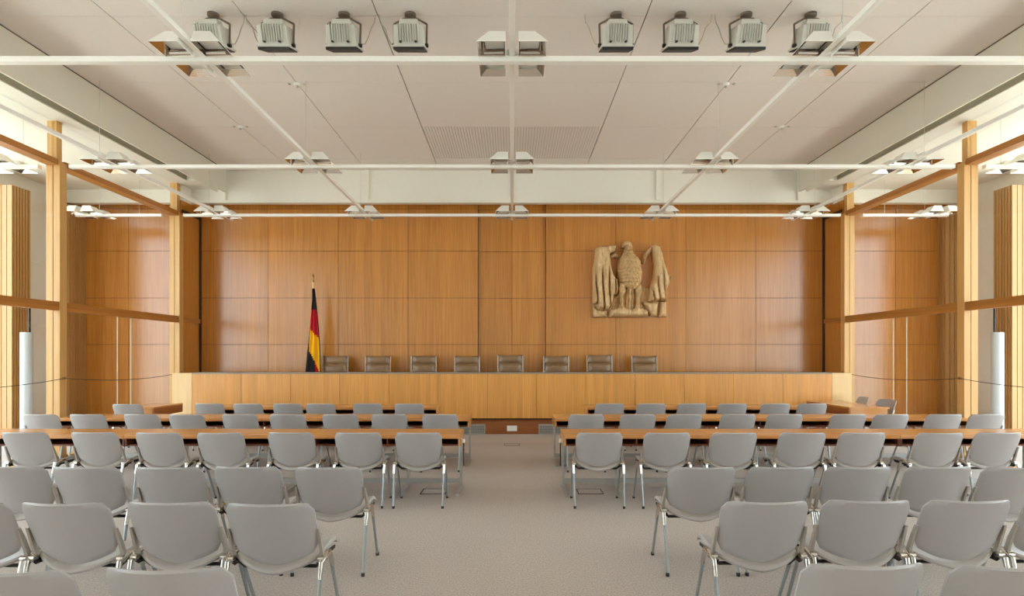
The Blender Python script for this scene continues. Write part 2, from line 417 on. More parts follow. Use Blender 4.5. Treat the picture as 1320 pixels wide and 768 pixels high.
# ------------------------------------------------------------------ judges' chairs
def judge_chair():
    t = thing('leather_armchair', 'x', 'chair', (0, 0, 0), 0, 'leather chairs behind the bench')
    # faces -Y (towards the room); origin on the platform
    def cushion(z0, z1, y, bulge, nm):
        m = MB(); nu, nv = 12, 8; vs = []; fs = []
        for side in (0, 1):
            for i in range(nu + 1):
                for j in range(nv + 1):
                    u = -1 + 2 * i / nu; v = -1 + 2 * j / nv
                    waist = .246 + .012 * v * v
                    x = u * waist; z = (z0 + z1) / 2 + v * (z1 - z0) / 2 + .012 * u * u * (1 if v > 0 else 0) * v
                    edge = (1 - abs(u) ** 6) * (1 - abs(v) ** 4)
                    yy = y + .02 * u * u - (bulge * edge if side == 0 else -.03 * edge)
                    vs.append((x, yy, z))
        k = (nu + 1) * (nv + 1)
        for i in range(nu):
            for j in range(nv):
                a = i * (nv + 1) + j; b = a + nv + 1
                fs.append((a, b, b + 1, a + 1)); fs.append((k + a, k + a + 1, k + b + 1, k + b))
        for i in range(nu):
            for j in (0, nv):
                a = i * (nv + 1) + j; b = a + nv + 1; fs.append((a, b, k + b, k + a))
        for j in range(nv):
            for i in (0, nu):
                a = i * (nv + 1) + j; fs.append((a, a + 1, k + a + 1, k + a))
        m.add(vs, fs)
        return m.build(nm, 'leather', t, smooth=True, angle=60)
    cushion(1.075, 1.245, .2, .05, 'back_cushion')
    cushion(.86, 1.07, .19, .05, 'back_cushion')
    cushion(.5, .855, .17, .05, 'back_cushion')
    s = MB(); s.tube([(-.25, .17, .5), (-.262, .21, .9), (-.262, .235, 1.24)], .009); s.build('back_frame', 'bracket', t, smooth=True)
    s = MB(); s.tube([(.25, .17, .5), (.262, .21, .9), (.262, .235, 1.24)], .009); s.build('back_frame', 'bracket', t, smooth=True)
    MB().box(-.25, .25, -.24, .17, .42, .5).build('seat', 'leather', t, bevel=.025)
    for sx in (-1, 1):
        a = MB(); a.tube([(sx * .265, .15, .45), (sx * .272, .12, .66), (sx * .272, -.16, .67), (sx * .265, -.2, .45)], .017); a.build('armrest', 'dark', t, smooth=True)
    MB().tube([(0, -.02, .08), (0, -.02, .42)], .03, 12).build('column', 'chrome', t, smooth=True)
    for k in range(5):
        a = 2 * PI * k / 5 + .3
        lg = MB().tube([(0, -.02, .11), (.24 * math.cos(a), -.02 + .24 * math.sin(a), .065)], [.022, .014]).build('base_arm', 'chrome', t, smooth=True)
        MB().lathe([(.012, .0), (.03, .012), (.03, .045), (.012, .058)], (.23 * math.cos(a), -.02 + .23 * math.sin(a), 0), 10).build('caster', 'black', lg, smooth=True)
    return t
jc = judge_chair()
jpx = [432, 487, 546, 602, 658, 717, 773, 831]
for i, px in enumerate(jpx):
    o = jc if i == 0 else copy_tree(jc)
    D = 11.82
    o.location = ((px - CXP) * D / F, D - .2, .3 + (.012 if i in (4, 6) else 0) * 0)
    o['label'] = 'brown leather chair behind the bench, ' + ('the one beside the flag, leftmost' if i == 0 else 'rightmost of the eight, nearest right wall' if i == 7 else '%s from the left' % ORD[i])
    if i in (4, 6):
        for ch in o.children:
            if ch.name.startswith(('back_cushion', 'back_frame')): ch.location.z += .02

# ------------------------------------------------------------------ flag
fd = 11.75; fx = (403.5 - CXP) * fd / F; S = fd / F
fl = thing('flag', 'black red and gold flag furled on a pole beside the leftmost leather chair', 'flag', (fx, fd, .3))
def fz(py): return H + (HY - py) * S - .3
MB().tube([(0, 0, 0), (0, 0, fz(360))], .013, 10).build('pole', 'brass', fl, smooth=True)
MB().lathe([(.004, 0), (.03, .02), (.024, .06), (.012, .1), (.028, .13), (.004, .2)], (0, 0, fz(364)), 12).build('finial', 'brass', fl, smooth=True)
MB().lathe([(.19, 0), (.19, .02), (.06, .05), (.03, .1), (.03, .16)], (0, 0, 0), 20).build('base', 'black', fl, smooth=True)
# cloth: rows down the pole; outline and colour boundaries given by fractions across the gathered cloth
rowsL = [(372, 402.5), (385, 402.8), (398, 401.5), (420, 399.8), (440, 397.8), (455, 396.0), (478, 394.0), (500, 391), (535, 388)]
rowsR = [(372, 405.5), (385, 407.0), (398, 408.5), (420, 410.5), (440, 412.0), (455, 412.8), (478, 413.2), (500, 413.2), (535, 413.2)]
def interp(tab, y):
    for (a, b), (c, d) in zip(tab[:-1], tab[1:]):
        if a <= y <= c: return b + (d - b) * (y - a) / (c - a)
    return tab[-1][1]
nr, nc = 60, 40
for nm, mt in (('cloth_black', 'fblack'), ('cloth_red', 'red'), ('cloth_gold', 'gold')):
    pass
vs = []; fs = []; mis = []
for side in (0, 1):
    for i in range(nr + 1):
        py = 372 + (535 - 372) * i / nr
        l, r = interp(rowsL, py), interp(rowsR, py)
        for j in range(nc + 1):
            u = j / nc
            x = (l + (r - l) * u - 403.5) * S
            a = .3 + .7 * i / nr
            y = -.022 - .05 * a * math.sin(PI * u) - .028 * a * math.sin(u * 15 + py * .012) * (1 if side == 0 else .4)
            if side: y = .022 + .05 * a * math.sin(PI * u) - .02 * a * math.sin(u * 13)
            vs.append((x, y, fz(py)))
kk = (nr + 1) * (nc + 1)
def fcol(px, py):
    # boundary lines follow the folds: black top, red, gold, black lower left, red lower right
    def ln(x0, y0, x1, y1): return y0 + (y1 - y0) * (px - x0) / (x1 - x0)
    if py < 398 + .2 * (px - 402): return 0
    if px < 400.5 - (py - 425) * .035 and py > 421: return 0
    if py < ln(400.5, 424, 411.5, 436): return 1
    if py < ln(399, 452, 410.5, 471) and px >= 399: return 2
    if py < ln(399, 452, 410.5, 471): return 0
    if px > 407.5 + (py - 465) * .03 and py < ln(404, 462, 413, 480): return 2
    if px > 406.5 + (py - 465) * .06: return 1
    return 0
for side in (0, 1):
    for i in range(nr):
        for j in range(nc):
            a = side * kk + i * (nc + 1) + j
            fs.append((a, a + 1, a + nc + 2, a + nc + 1))
            py = 372 + (535 - 372) * (i + .5) / nr
            px = interp(rowsL, py) + (interp(rowsR, py) - interp(rowsL, py)) * (j + .5) / nc
            mis.append(fcol(px, py))
for i in range(nr):
    for j in (0, nc):
        a = i * (nc + 1) + j; fs.append((a, a + nc + 1, kk + a + nc + 1, kk + a)); mis.append(0)
mb = MB(); mb.v = vs; mb.f = [list(f) for f in fs]; mb.mi = mis
mb.build('cloth', ['fblack', 'red', 'gold'], fl, smooth=True, angle=70)

# ------------------------------------------------------------------ carved eagle relief
ES = 1.62 / 2 * 1.0
ex = (810.5 - CXP) * WY / F; ez = H + (HY - 361.5) * WY / F
eagle = thing('eagle_relief', 'pale carved wooden eagle with spread wings hung on the panelled wall', 'sculpture', (ex, WY - .002, ez))
def eu(px, py): return ((px - 490) / 265.0, (388 - py) / 265.0)
def inside(poly, x, y):
    c = False; n_ = len(poly); j = n_ - 1
    for i in range(n_):
        xi, yi = poly[i]; xj, yj = poly[j]
        if (yi > y) != (yj > y) and x < (xj - xi) * (y - yi) / (yj - yi) + xi: c = not c
        j = i
    return c
def edge_dist(poly, x, y):
    d = 9
    for i in range(len(poly)):
        x0, y0 = poly[i - 1]; x1, y1 = poly[i]
        dx, dy = x1 - x0, y1 - y0; tt = max(0, min(1, ((x - x0) * dx + (y - y0) * dy) / (dx * dx + dy * dy + 1e-9)))
        d = min(d, math.hypot(x - x0 - dx * tt, y - y0 - dy * tt))
    return d
from mathutils import noise as mn
def relief(name, pts, hf, step=.0125, base=0.0, soft=.09):
    poly = [eu(*p) for p in pts]
    x0 = min(p[0] for p in poly); x1 = max(p[0] for p in poly); y0 = min(p[1] for p in poly); y1 = max(p[1] for p in poly)
    nx = int((x1 - x0) / step) + 2; ny = int((y1 - y0) / step) + 2
    idx = {}; m = MB(); vs = []; fs = []
    cells = [(i, j) for i in range(nx) for j in range(ny) if inside(poly, x0 + (i + .5) * step, y0 + (j + .5) * step)]
    def vid(i, j, back):
        key = (i, j, back)
        if key not in idx:
            u, v = x0 + i * step, y0 + j * step
            e = edge_dist(poly, u, v) if inside(poly, u, v) else 0
            rnd = math.sqrt(max(0, 1 - (1 - min(1, e / soft)) ** 2))
            nz = mn.noise(Vector((u * 5, v * 5, 3.1))) * .03 + mn.noise(Vector((u * 14, v * 9, 7.7))) * .022 + mn.noise(Vector((u * 30, v * 22, 1.7))) * .01
            hh = base + hf(u, v) * (.45 + .55 * rnd) + nz
            idx[key] = len(vs); vs.append((u * ES, 0 if back else -max(hh, .012), v * ES))
        return idx[key]
    cs = set(cells)
    for i, j in cells:
        fs.append((vid(i, j, 0), vid(i + 1, j, 0), vid(i + 1, j + 1, 0), vid(i, j + 1, 0)))
        fs.append((vid(i, j, 1), vid(i, j + 1, 1), vid(i + 1, j + 1, 1), vid(i + 1, j, 1)))
        for di, dj, a, b in ((-1, 0, (i, j), (i, j + 1)), (1, 0, (i + 1, j), (i + 1, j + 1)), (0, -1, (i, j), (i + 1, j)), (0, 1, (i, j + 1), (i + 1, j + 1))):
            if (i + di, j + dj) not in cs:
                fs.append((vid(*a, 0), vid(*b, 0), vid(*b, 1), vid(*a, 1)))
    m.add(vs, fs)
    return m.build(name, 'eagle', eagle, smooth=True, angle=55)
def feathers(freq, depth, bend=0.0, base=.2, v0=None):
    def f(u, v):
        p = (u + bend * v) * freq
        g = abs((p % 1) - .5) * 2
        fade = 1 if v0 is None else min(1, max(.08, (v0 - v) / .5 + .4 * mn.noise(Vector((math.floor(p) * 3.3, 0, 1)))))
        return base - depth * fade * max(0, 1 - g * 3.2) - .03 * math.sin(v * 7 + u * 5)
    return f
relief('backing_slab', [(232, 300), (340, 300), (380, 400), (440, 440), (560, 440), (590, 430), (640, 450), (742, 400), (746, 650), (232, 652)], lambda u, v: .05)
relief('wing', [(248, 168), (285, 152), (388, 150), (384, 185), (345, 205), (352, 300), (372, 360), (398, 392), (402, 480), (372, 500), (356, 575), (330, 600), (318, 600), (300, 605), (262, 600), (252, 560), (230, 560), (230, 300), (240, 260)],
       feathers(6.0, .19, .05, .32, .35))
relief('wing', [(640, 152), (665, 146), (692, 158), (712, 210), (724, 260), (738, 300), (745, 350), (772, 365), (768, 410), (752, 440), (736, 470), (742, 545), (700, 530), (660, 545), (622, 540), (630, 450), (650, 395), (662, 300), (655, 205)],
       feathers(6.5, .17, .12, .33, .3))
relief('wing_arch', [(580, 240), (600, 190), (640, 152), (650, 165), (640, 190), (612, 225), (598, 270), (584, 275)], lambda u, v: .17)
relief('wing_arch', [(352, 215), (384, 190), (410, 215), (402, 235), (380, 228), (358, 236)], lambda u, v: .15)
def body_h(u, v):
    bu, bv = u / .36, (v - .2) / .52
    s = .38 * math.sqrt(max(.1, 1 - min(.9, bu * bu * .8 + bv * bv * .5)))
    row = math.floor(v * 11); sc = math.sin((u * 11 + (row % 2) * .5) * 2 * PI) * .5 + math.sin(v * 11 * 2 * PI) * .5
    return s + .034 * sc
relief('body', [(452, 165), (506, 165), (518, 200), (540, 225), (565, 260), (575, 320), (572, 400), (548, 440), (520, 455), (480, 455), (440, 440), (408, 400), (400, 330), (408, 260), (430, 225), (446, 200)], body_h, soft=.16)
relief('head', [(440, 142), (447, 126), (466, 119), (484, 122), (497, 134), (503, 152), (508, 180), (455, 182), (458, 166), (450, 158), (441, 163), (438, 153)], lambda u, v: .34 - .05 * max(0, (u + .12) * 6), soft=.09)
relief('tail', [(468, 440), (515, 440), (530, 600), (455, 600)], feathers(11, .05, .0, .15))
relief('leg', [(412, 405), (452, 420), (458, 470), (440, 500), (440, 565), (452, 592), (404, 592), (414, 565), (416, 500), (406, 450)], lambda u, v: .27 + .03 * math.sin(v * 30))
relief('leg', [(528, 430), (566, 415), (572, 470), (560, 500), (556, 560), (570, 592), (528, 592), (532, 560), (534, 500), (526, 470)], lambda u, v: .27 + .03 * math.sin(v * 30))
relief('perch', [(398, 590), (430, 575), (500, 600), (545, 575), (612, 610), (610, 648), (345, 650), (352, 600)], lambda u, v: .27 + .03 * math.sin(u * 17))
relief('broken_block', [(232, 570), (268, 600), (330, 610), (330, 650), (232, 652)], lambda u, v: .17)
relief('broken_block', [(575, 545), (612, 548), (690, 545), (672, 645), (632, 645), (612, 600)], lambda u, v: .2 + .12 * (u - .4))
relief('broken_block', [(708, 540), (744, 545), (748, 650), (696, 650)], lambda u, v: .2)

# ------------------------------------------------------------------ stacking chairs
def sheet(mb, fn, nu, nv, th, edge=.007):
    """a closed shell: fn(u,v)->(centre point, normal); rounded rim"""
    front = [[None] * (nv + 1) for _ in range(nu + 1)]; vs = []; fs = []
    def idx(layer, i, j): return (layer * (nu + 1) + i) * (nv + 1) + j
    for layer in (0, 1):
        for i in range(nu + 1):
            for j in range(nv + 1):
                p, n_ = fn(-1 + 2 * i / nu, j / nv)
                vs.append(Vector(p) + Vector(n_) * (th / 2 if layer == 0 else -th / 2))
    for i in range(nu):
        for j in range(nv):
            fs.append((idx(0, i, j), idx(0, i + 1, j), idx(0, i + 1, j + 1), idx(0, i, j + 1)))
            fs.append((idx(1, i, j), idx(1, i, j + 1), idx(1, i + 1, j + 1), idx(1, i + 1, j)))
    ring = [(i, 0) for i in range(nu)] + [(nu, j) for j in range(nv)] + [(i, nv) for i in range(nu, 0, -1)] + [(0, j) for j in range(nv, 0, -1)]
    c = Vector((0, 0, 0))
    for i, j in ring: c += (vs[idx(0, i, j)] + vs[idx(1, i, j)]) / 2
    c /= len(ring)
    mid0 = len(vs)
    for k, (i, j) in enumerate(ring):
        a = (vs[idx(0, i, j)] + vs[idx(1, i, j)]) / 2
        i0, j0 = ring[k - 1]; i1, j1 = ring[(k + 1) % len(ring)]
        tn = (vs[idx(0, i1, j1)] - vs[idx(0, i0, j0)]).normalized()
        nn = (vs[idx(0, i, j)] - vs[idx(1, i, j)]).normalized()
        out = tn.cross(nn)
        if out.dot(a - c) < 0: out = -out
        vs.append(a + out * edge)
    L_ = len(ring)
    for k in range(L_):
        k2 = (k + 1) % L_
        i, j = ring[k]; i2, j2 = ring[k2]
        fs.append((idx(0, i, j), idx(0, i2, j2), mid0 + k2, mid0 + k))
        fs.append((mid0 + k, mid0 + k2, idx(1, i2, j2), idx(1, i, j)))
    return mb.add(vs, fs)

def grey_chair():
    """faces +Y; origin on the floor under the seat centre; rear feet at y=-.21"""
    t = thing('stacking_chair', 'x', 'chair')
    Y0 = -.21
    def back(u, v):
        hw = .2325
        au = abs(u)
        zt = .772 - (.045 * (1 - math.sqrt(max(0, 1 - ((au - .8) / .2) ** 2))) if au > .8 else 0)
        zb = .418 + .075 * au ** 2 + (.04 * (1 - math.sqrt(max(0, 1 - ((au - .86) / .14) ** 2))) if au > .86 else 0)
        z = zb + (zt - zb) * v
        x = u * hw * (1 - .035 * (1 - min(1, (z - .42) / .2)) if z < .62 else 1)
        y = Y0 + .005 + (.772 - z) * .40 - .06 * (1 - u * u)
        n_ = Vector((.52 * u, 1, .40)).normalized()
        return (x, y, z), n_
    sheet(MB(), back, 18, 12, .020).build('backrest', 'shell', t, smooth=True, angle=50)
    def seat(u, v):
        hw = .235
        au = abs(u)
        yr = Y0 + .05 + .085 * au ** 2.2
        yf = Y0 + .47 - (.05 * (1 - math.sqrt(max(0, 1 - ((au - .75) / .25) ** 2))) if au > .75 else 0)
        y = yr + (yf - yr) * v
        z = .40 + .046 * u * u + .02 * math.sin(min(1, v / .7) * PI / 2) - .03 * max(0, (v - .8) / .2) ** 2 - .022 * (1 - v) ** 2 * (1 - au)
        return (u * hw, y, z), Vector((-.3 * u, .05, 1)).normalized()
    sheet(MB(), seat, 16, 12, .024).build('seat', 'shell_seat', t, smooth=True, angle=50)
    for s in (-1, 1):
        b = MB()
        def sec(y, z, wy, x0, x1): return [(s * x0, y - wy, z), (s * x1, y - wy, z), (s * x1, y + wy, z), (s * x0, y + wy, z)]
        chain = [sec(Y0 + .062, .617, .010, .238, .250), sec(Y0 + .085, .56, .012, .239, .254), sec(Y0 + .112, .48, .013, .240, .257), sec(Y0 + .13, .435, .018, .236, .258)]
        for a_, c_ in zip(chain[:-1], chain[1:]): b.hexa(a_, c_)
        b.build('back_bracket', 'bracket', t, smooth=True, angle=35)
        kn = MB()
        kn.tube([(s * .232, Y0 + .10, .437), (s * .266, Y0 + .10, .437)], .020, 12)
        kn.tube([(s * .258, Y0 + .07, .425), (s * .262, Y0 + .125, .449), (s * .262, Y0 + .195, .45), (s * .258, Y0 + .225, .43)], [.012, .016, .016, .012], 8)
        kn.tube([(s * .258, Y0 + .075, .432), (s * .2565, Y0 + .052, .345)], [.015, .0125], 10)
        kn.tube([(s * .258, Y0 + .215, .437), (s * .2575, Y0 + .262, .345)], [.015, .0125], 10)
        kn.build('knuckle', 'chrome', t, smooth=True, angle=50)
        for (ya, za, yb) in ((.066, .40, 0.0), (.232, .40, .42)):
            lg = MB().tube([(s * .2575, Y0 + ya, za), (s * .25, Y0 + yb, .012)], .0105, 8).build('leg', 'leg', t, smooth=True)
            MB().lathe([(.012, 0), (.0135, .004), (.0135, .022), (.011, .026)], (s * .25, Y0 + yb, 0), 10).build('foot_cap', 'black', lg, smooth=True)
        sb = MB().hexa([(s * .225, Y0 + .09, .405), (s * .248, Y0 + .09, .42), (s * .248, Y0 + .34, .42), (s * .225, Y0 + .34, .405)],
                       [(s * .225, Y0 + .09, .425), (s * .248, Y0 + .09, .44), (s * .248, Y0 + .34, .44), (s * .225, Y0 + .34, .425)])
        sb.build('seat_bracket', 'dark', t)
    MB().tube([(-.255, Y0 + .16, .425), (-.2, Y0 + .16, .378), (.2, Y0 + .16, .378), (.255, Y0 + .16, .425)], .011, 8).build('crossbar', 'dark', t, smooth=True)
    return t
proto = grey_chair(); used = [False]
def put_chair(x, D_back, rz, label, group):
    o = proto if not used[0] else copy_tree(proto)
    used[0] = True
    # D_back = distance of the back's top; pivot is .21 in front of it
    o.location = (x - math.sin(rz) * .21 * 1, D_back + .21, 0); o.rotation_euler = (0, 0, rz)
    o['label'] = label; o['group'] = group
    return o
rows = [
 ('desk', 'left', 'nearest desk row', 5.72, [539, 461, 373.5, 284, 203.5, 118, 29]),
 ('desk', 'right', 'nearest desk row', 5.70, [773, 861, 947, 1036, 1114, 1212, 1290]),
 ('desk', 'left', 'middle desk row', 7.48, [567, 501, 438, 370, 307, 240, 180, 111, 51]),
 ('desk', 'right', 'middle desk row', 7.48, [756, 823, 883, 953, 1013, 1096, 1151, 1219, 1275]),
 ('desk', 'left', 'farthest desk row', 9.15, [527, 473, 413, 370, 319, 268]),
 ('desk', 'right', 'farthest desk row', 9.15, [786, 840, 893, 945, 1000, 1048]),
 ('open', 'left', 'first row behind the desks', 3.97, [423, 317, 218, 110, 12]),
 ('open', 'right', 'first row behind the desks', 3.96, [906, 1009, 1108, 1214, 1311]),
 ('open', 'left', 'second row behind the desks', 3.0, [347, 215, 80, -48]),
 ('open', 'right', 'second row behind the desks', 3.05, [986, 1120, 1251, 1383]),
 ('open', 'left', 'row nearest the camera', 2.08, [212, 12]),
 ('open', 'right', 'row nearest the camera', 2.12, [1118, 1308]),
]
rnd = random.Random(3)
for kind, side, rname, D, pxs in rows:
    for i, px in enumerate(pxs):
        x = (px - CXP) * D / F
        pos = 'beside the aisle' if i == 0 else '%s from the aisle' % ORD[i]
        lab = 'grey shell chair, %s, %s side, %s' % (pos, side, ('at the ' + rname) if kind == 'desk' else rname)
        put_chair(x, D + rnd.uniform(-.02, .02), math.radians(rnd.uniform(-1.2, 1.2)), lab, 'grey chairs, %s, %s side' % (rname, side))
put_chair((163 - CXP) * 9.05 / F, 9.05, 0, 'lone grey shell chair beside the small side desk at left glass wall', 'grey chairs at the side desks')
for (x, y, rz, lab) in ((6.43, 10.6, 1.35, 'grey shell chair behind right side desk, farther of the two facing the aisle'), (6.45, 9.92, 1.6, 'grey shell chair behind right side desk, nearer of the two facing the aisle')):
    o = copy_tree(proto); o.location = (x, y, 0); o.rotation_euler = (0, 0, rz); o['label'] = lab; o['group'] = 'grey chairs at the side desks'

# ------------------------------------------------------------------ desks
TZ = .68
def desk(x0, x1, y0, y1, label, group, legs, outer=0):
    """long desk with an open shelf under the top; x0<x1; near edge y0"""
    xc = (x0 + x1) / 2
    t = thing('long_desk', label, 'desk', (xc, y0, 0), 0, group)
    a, b = x0 - xc, x1 - xc; d = y1 - y0
    MB().box(a + .002, b - .002, 0, d, TZ - .042, TZ).build('desk_top', 'desk_top', t, bevel=.003)
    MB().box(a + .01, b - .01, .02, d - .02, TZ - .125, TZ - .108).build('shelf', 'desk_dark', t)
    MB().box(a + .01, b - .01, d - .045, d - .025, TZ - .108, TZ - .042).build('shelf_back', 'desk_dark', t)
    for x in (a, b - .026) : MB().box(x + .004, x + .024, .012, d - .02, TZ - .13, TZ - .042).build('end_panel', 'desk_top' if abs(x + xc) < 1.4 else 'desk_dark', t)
    nd = max(1, round((x1 - x0) / .85))
    for k in range(1, nd):
        xx = a + (b - a) * k / nd
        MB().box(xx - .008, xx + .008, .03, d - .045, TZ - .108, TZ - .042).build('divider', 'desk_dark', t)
    lx = [l - xc for l in legs]
    for l in lx:
        p = MB().box(l - .014, l + .014, d - .1, d - .05, .03, TZ - .125).build('leg', 'steel', t)
        MB().box(l - .017, l + .017, .0, d - .0, 0, .028).build('foot', 'steel', p)
    MB().box(min(lx), max(lx), d - .09, d - .06, .045, .105).build('stretcher', 'steel', t)
    return t
def desk_row(segs, y0, y1, rname, legsets):
    for side, sg in (('left', -1), ('right', 1)):
        for i, ((xa, xb), lg) in enumerate(zip(segs, legsets)):
            x0, x1 = sorted((sg * xa, sg * xb))
            pos = ['beside the aisle', 'in the middle of the row', 'beside the glass wall'][i] if len(segs) == 3 else ['beside the aisle', 'at the outer end'][i]
            desk(x0, x1, y0, y1, 'long wooden desk %s, %s, %s side' % (pos, rname, side), 'long desks in rows', [sg * l for l in lg])
desk_row([(.575, 2.2), (2.2, 4.3), (4.3, 6.4)], 6.2, 6.73, 'nearest desk row', [(.605, 1.23, 1.95), (2.57, 3.95), (5.07, 6.1)])
desk_row([(.6, 2.53), (2.53, 4.46), (4.46, 6.4)], 7.85, 8.42, 'middle desk row', [(.63, 2.1), (2.9, 4.1), (4.85, 6.0)])
desk_row([(1.27, 3.29), (3.29, 5.3)], 9.5, 10.07, 'farthest desk row', [(1.3, 2.9), (3.7, 5.27)])
def side_desk(x0, x1, y0, y1, open_side, label):
    t = thing('side_desk', label, 'desk', ((x0 + x1) / 2, (y0 + y1) / 2, 0), 0, 'side desks by the glass walls')
    w, d = (x1 - x0) / 2, (y1 - y0) / 2
    MB().box(-w, w, -d, d, TZ - .03, TZ).build('desk_top', 'side_top', t, bevel=.003)
    a, b = sorted((open_side * w, open_side * (w - .025)))
    MB().box(a, b, -d + .01, d - .01, TZ - .16, TZ - .03).build('apron', 'plinth_wood', t)
    MB().box(-w + .03, w - .03, -d + .01, -d + .03, TZ - .12, TZ - .03).build('apron', 'desk_top', t)
    for sy in (-1, 1):
        p = MB().box(-.025, .025, sy * (d - .12) - .025, sy * (d - .12) + .025, .03, TZ - .03).build('leg', 'steel', t)
        MB().box(-w + .03, w - .03, sy * (d - .12) - .025, sy * (d - .12) + .025, 0, .03).build('foot', 'steel', p)
    MB().box(-.015, .015, -d + .12, d - .12, .3, .35).build('stretcher', 'steel', t)
side_desk(-6.62, -6.08, 9.5, 10.35, 1, 'short wooden side desk against the left glass wall')
side_desk(5.73, 6.42, 9.52, 10.9, -1, 'wooden side desk set lengthwise with two chairs by right glass wall')
# drop pipes at the aisle ends of the nearest desks
for s, nm in ((-1, 'left'), (1, 'right')):
    t = thing('cable_drop', 'thin grey cable pipe hanging from aisle end of nearest %s desk' % nm, 'cable pipe', (s * .545, 6.3, 0), 0, 'cable pipes at the desk ends')
    MB().tube([(0, 0, .32), (0, 0, .58)], .008, 8).build('pipe', 'dark', t, smooth=True)
    MB().tube([(0, 0, .58), (0, 0, .62)], .016, 10).build('clip', 'plastic', t, smooth=True)
    MB().tube([(0, 0, .61), (-s * -.0 + s * .035, 0, .63)], .006, 6).build('bracket', 'steel', t)

# floor boxes
def floor_box(x, y, w, d, label):
    t = thing('floor_box', label, 'floor box', (x, y, 0), 0, 'floor boxes in the carpet')
    m = MB(); e = .012
    m.box(-w, w, -d, -d + e, 0, .004); m.box(-w, w, d - e, d, 0, .004); m.box(-w, -w + e, -d, d, 0, .004); m.box(w - e, w, -d, d, 0, .004)
    m.build('frame', 'dark', t)
    MB().box(-w + e, w - e, -d + e, d - e, 0, .003).build('lid', 'carpet', t)
floor_box(.89, 6.42, .145, .12, 'carpeted floor box under the right desk beside the aisle, nearest row')
floor_box(-.89, 6.42, .145, .12, 'carpeted floor box under the left desk beside the aisle, nearest row')
floor_box(0, 9.8, .135, .1, 'carpeted floor box in the middle of the aisle before the bench')

# ------------------------------------------------------------------ lighting rails and hooded lights
RW = .036; RT = .05
def rail_cross(i, x0, x1, y, label):
    t = thing('lighting_rail', label, 'rail', ((x0 + x1) / 2, y, RZ), 0, 'white lighting rails')
    w = (x1 - x0) / 2
    MB().box(-w, w, -RW, RW, -RT / 2, RT / 2).build('rail', 'rail_white', t, bevel=.004)
    for s in (-1, 1): MB().box(s * w - .006, s * w + .006, -RW - .003, RW + .003, -RT / 2 - .003, RT / 2 + .003).build('end_cap', 'rail_white', t)
    return t
def rail_long(x, y0, y1, label):
    t = thing('lighting_rail', label, 'rail', (x, (y0 + y1) / 2, RZ + RT), 0, 'white lighting rails')
    w = (y1 - y0) / 2; r = .026
    MB().box(-r, r, -w, w, -RT / 2, RT / 2).build('rail', 'rail_white', t, bevel=.004)
    MB().box(-r - .003, r + .003, w - .006, w + .006, -RT / 2 - .003, RT / 2 + .003).build('end_cap', 'rail_white', t)
    for y in RY:
        top = CZ if abs(x) < FX - .05 else 5.07
        off = -.23 * (1 if x <= 0 else -1) if abs(x) > 1 else .0
        MB().tube([(0, y - (y0 + y1) / 2 - .35, RT / 2), (0, y - (y0 + y1) / 2 - .35, top - RZ - RT)], .0035, 6).build('suspension_wire', 'wire', t)
    return t
for i, (y, nm) in enumerate(zip(RY, ('nearest the camera', 'middle one of three', 'farthest, before the panelled wall'))):
    rail_cross(i, -6.55, 6.55, y, 'white lighting rail crossing the room, %s' % nm)
for k, nm in ((-2, 'outermost on the left'), (-1, 'halfway left of centre'), (0, 'down the centre of the room'), (1, 'halfway right of centre'), (2, 'outermost on the right')):
    rail_long(k * RX, YB + .5, 11.72, 'white lighting rail running lengthwise, %s' % nm)

def cluster():
    t = thing('hooded_light', 'x', 'light', (0, 0, 0), 0, 'four-hood lights at the rail crossings')
    a0, a1 = .058, .322; top = .125; th = .006; zb = .004
    for sx in (-1, 1):
        for sy in (-1, 1):
            def ring(p0, p1, q0, q1, z):
                xs_ = sorted((sx * p0, sx * p1)); ys_ = sorted((sy * q0, sy * q1))
                return [(xs_[0], ys_[0], z), (xs_[1], ys_[0], z), (xs_[1], ys_[1], z), (xs_[0], ys_[1], z)]
            ro = ring(a0, a1, a0, a1, zb); rt = ring(a0, a1 - .115, a0 + .03, a1 - .06, zb + top)
            ri = ring(a0 + th, a1 - th, a0 + th, a1 - th, zb); rti = ring(a0 + th, a1 - .115 - th, a0 + .03 + th, a1 - .06 - th, zb + top - .012)
            m = MB()
            m.add(ro + rt, [(0, 1, 5, 4), (1, 2, 6, 5), (2, 3, 7, 6), (3, 0, 4, 7), (4, 5, 6, 7)], 0)
            m.add(ri + rti, [(1, 0, 4, 5), (2, 1, 5, 6), (3, 2, 6, 7), (0, 3, 7, 4), (7, 6, 5, 4)], 1)
            m.add(ro + ri, [(0, 4, 5, 1), (1, 5, 6, 2), (2, 6, 7, 3), (3, 7, 4, 0)], 0)
            me = m.build('hood', ['hood_white', 'hood_in'], t)
            # diffuser sheet inside the top, lamp bar
            q = ring(a0 + .014, a1 - .075, a0 + .03, a1 - .045, zb + .062); q2 = [(x, y, z - .006) for x, y, z in q]
            MB().hexa(q2, q).build('diffuser', 'diffuser', me)
            if sy < 0:
                xs_ = sorted((sx * (a0 + .02), sx * (a1 - .06)))
                MB().tube([(xs_[0], sy * (a0 + .03), zb + .022), (xs_[1], sy * (a0 + .03), zb + .022)], .012, 10).build('lamp', 'lamp_tube', me, smooth=True)
    MB().box(-.06, .06, -.07, .07, .055, .075).build('holder', 'rail_white', t)
    MB().box(-.2, .2, -.012, .012, .03, .045).build('holder', 'rail_white', t)
    MB().box(-.012, .012, -.2, .2, .03, .045).build('holder', 'rail_white', t)
    return t
cl = cluster(); first = True
spots = []
names = {-2: 'leftmost', -1: 'halfway left', 0: 'centre', 1: 'halfway right', 2: 'rightmost'}
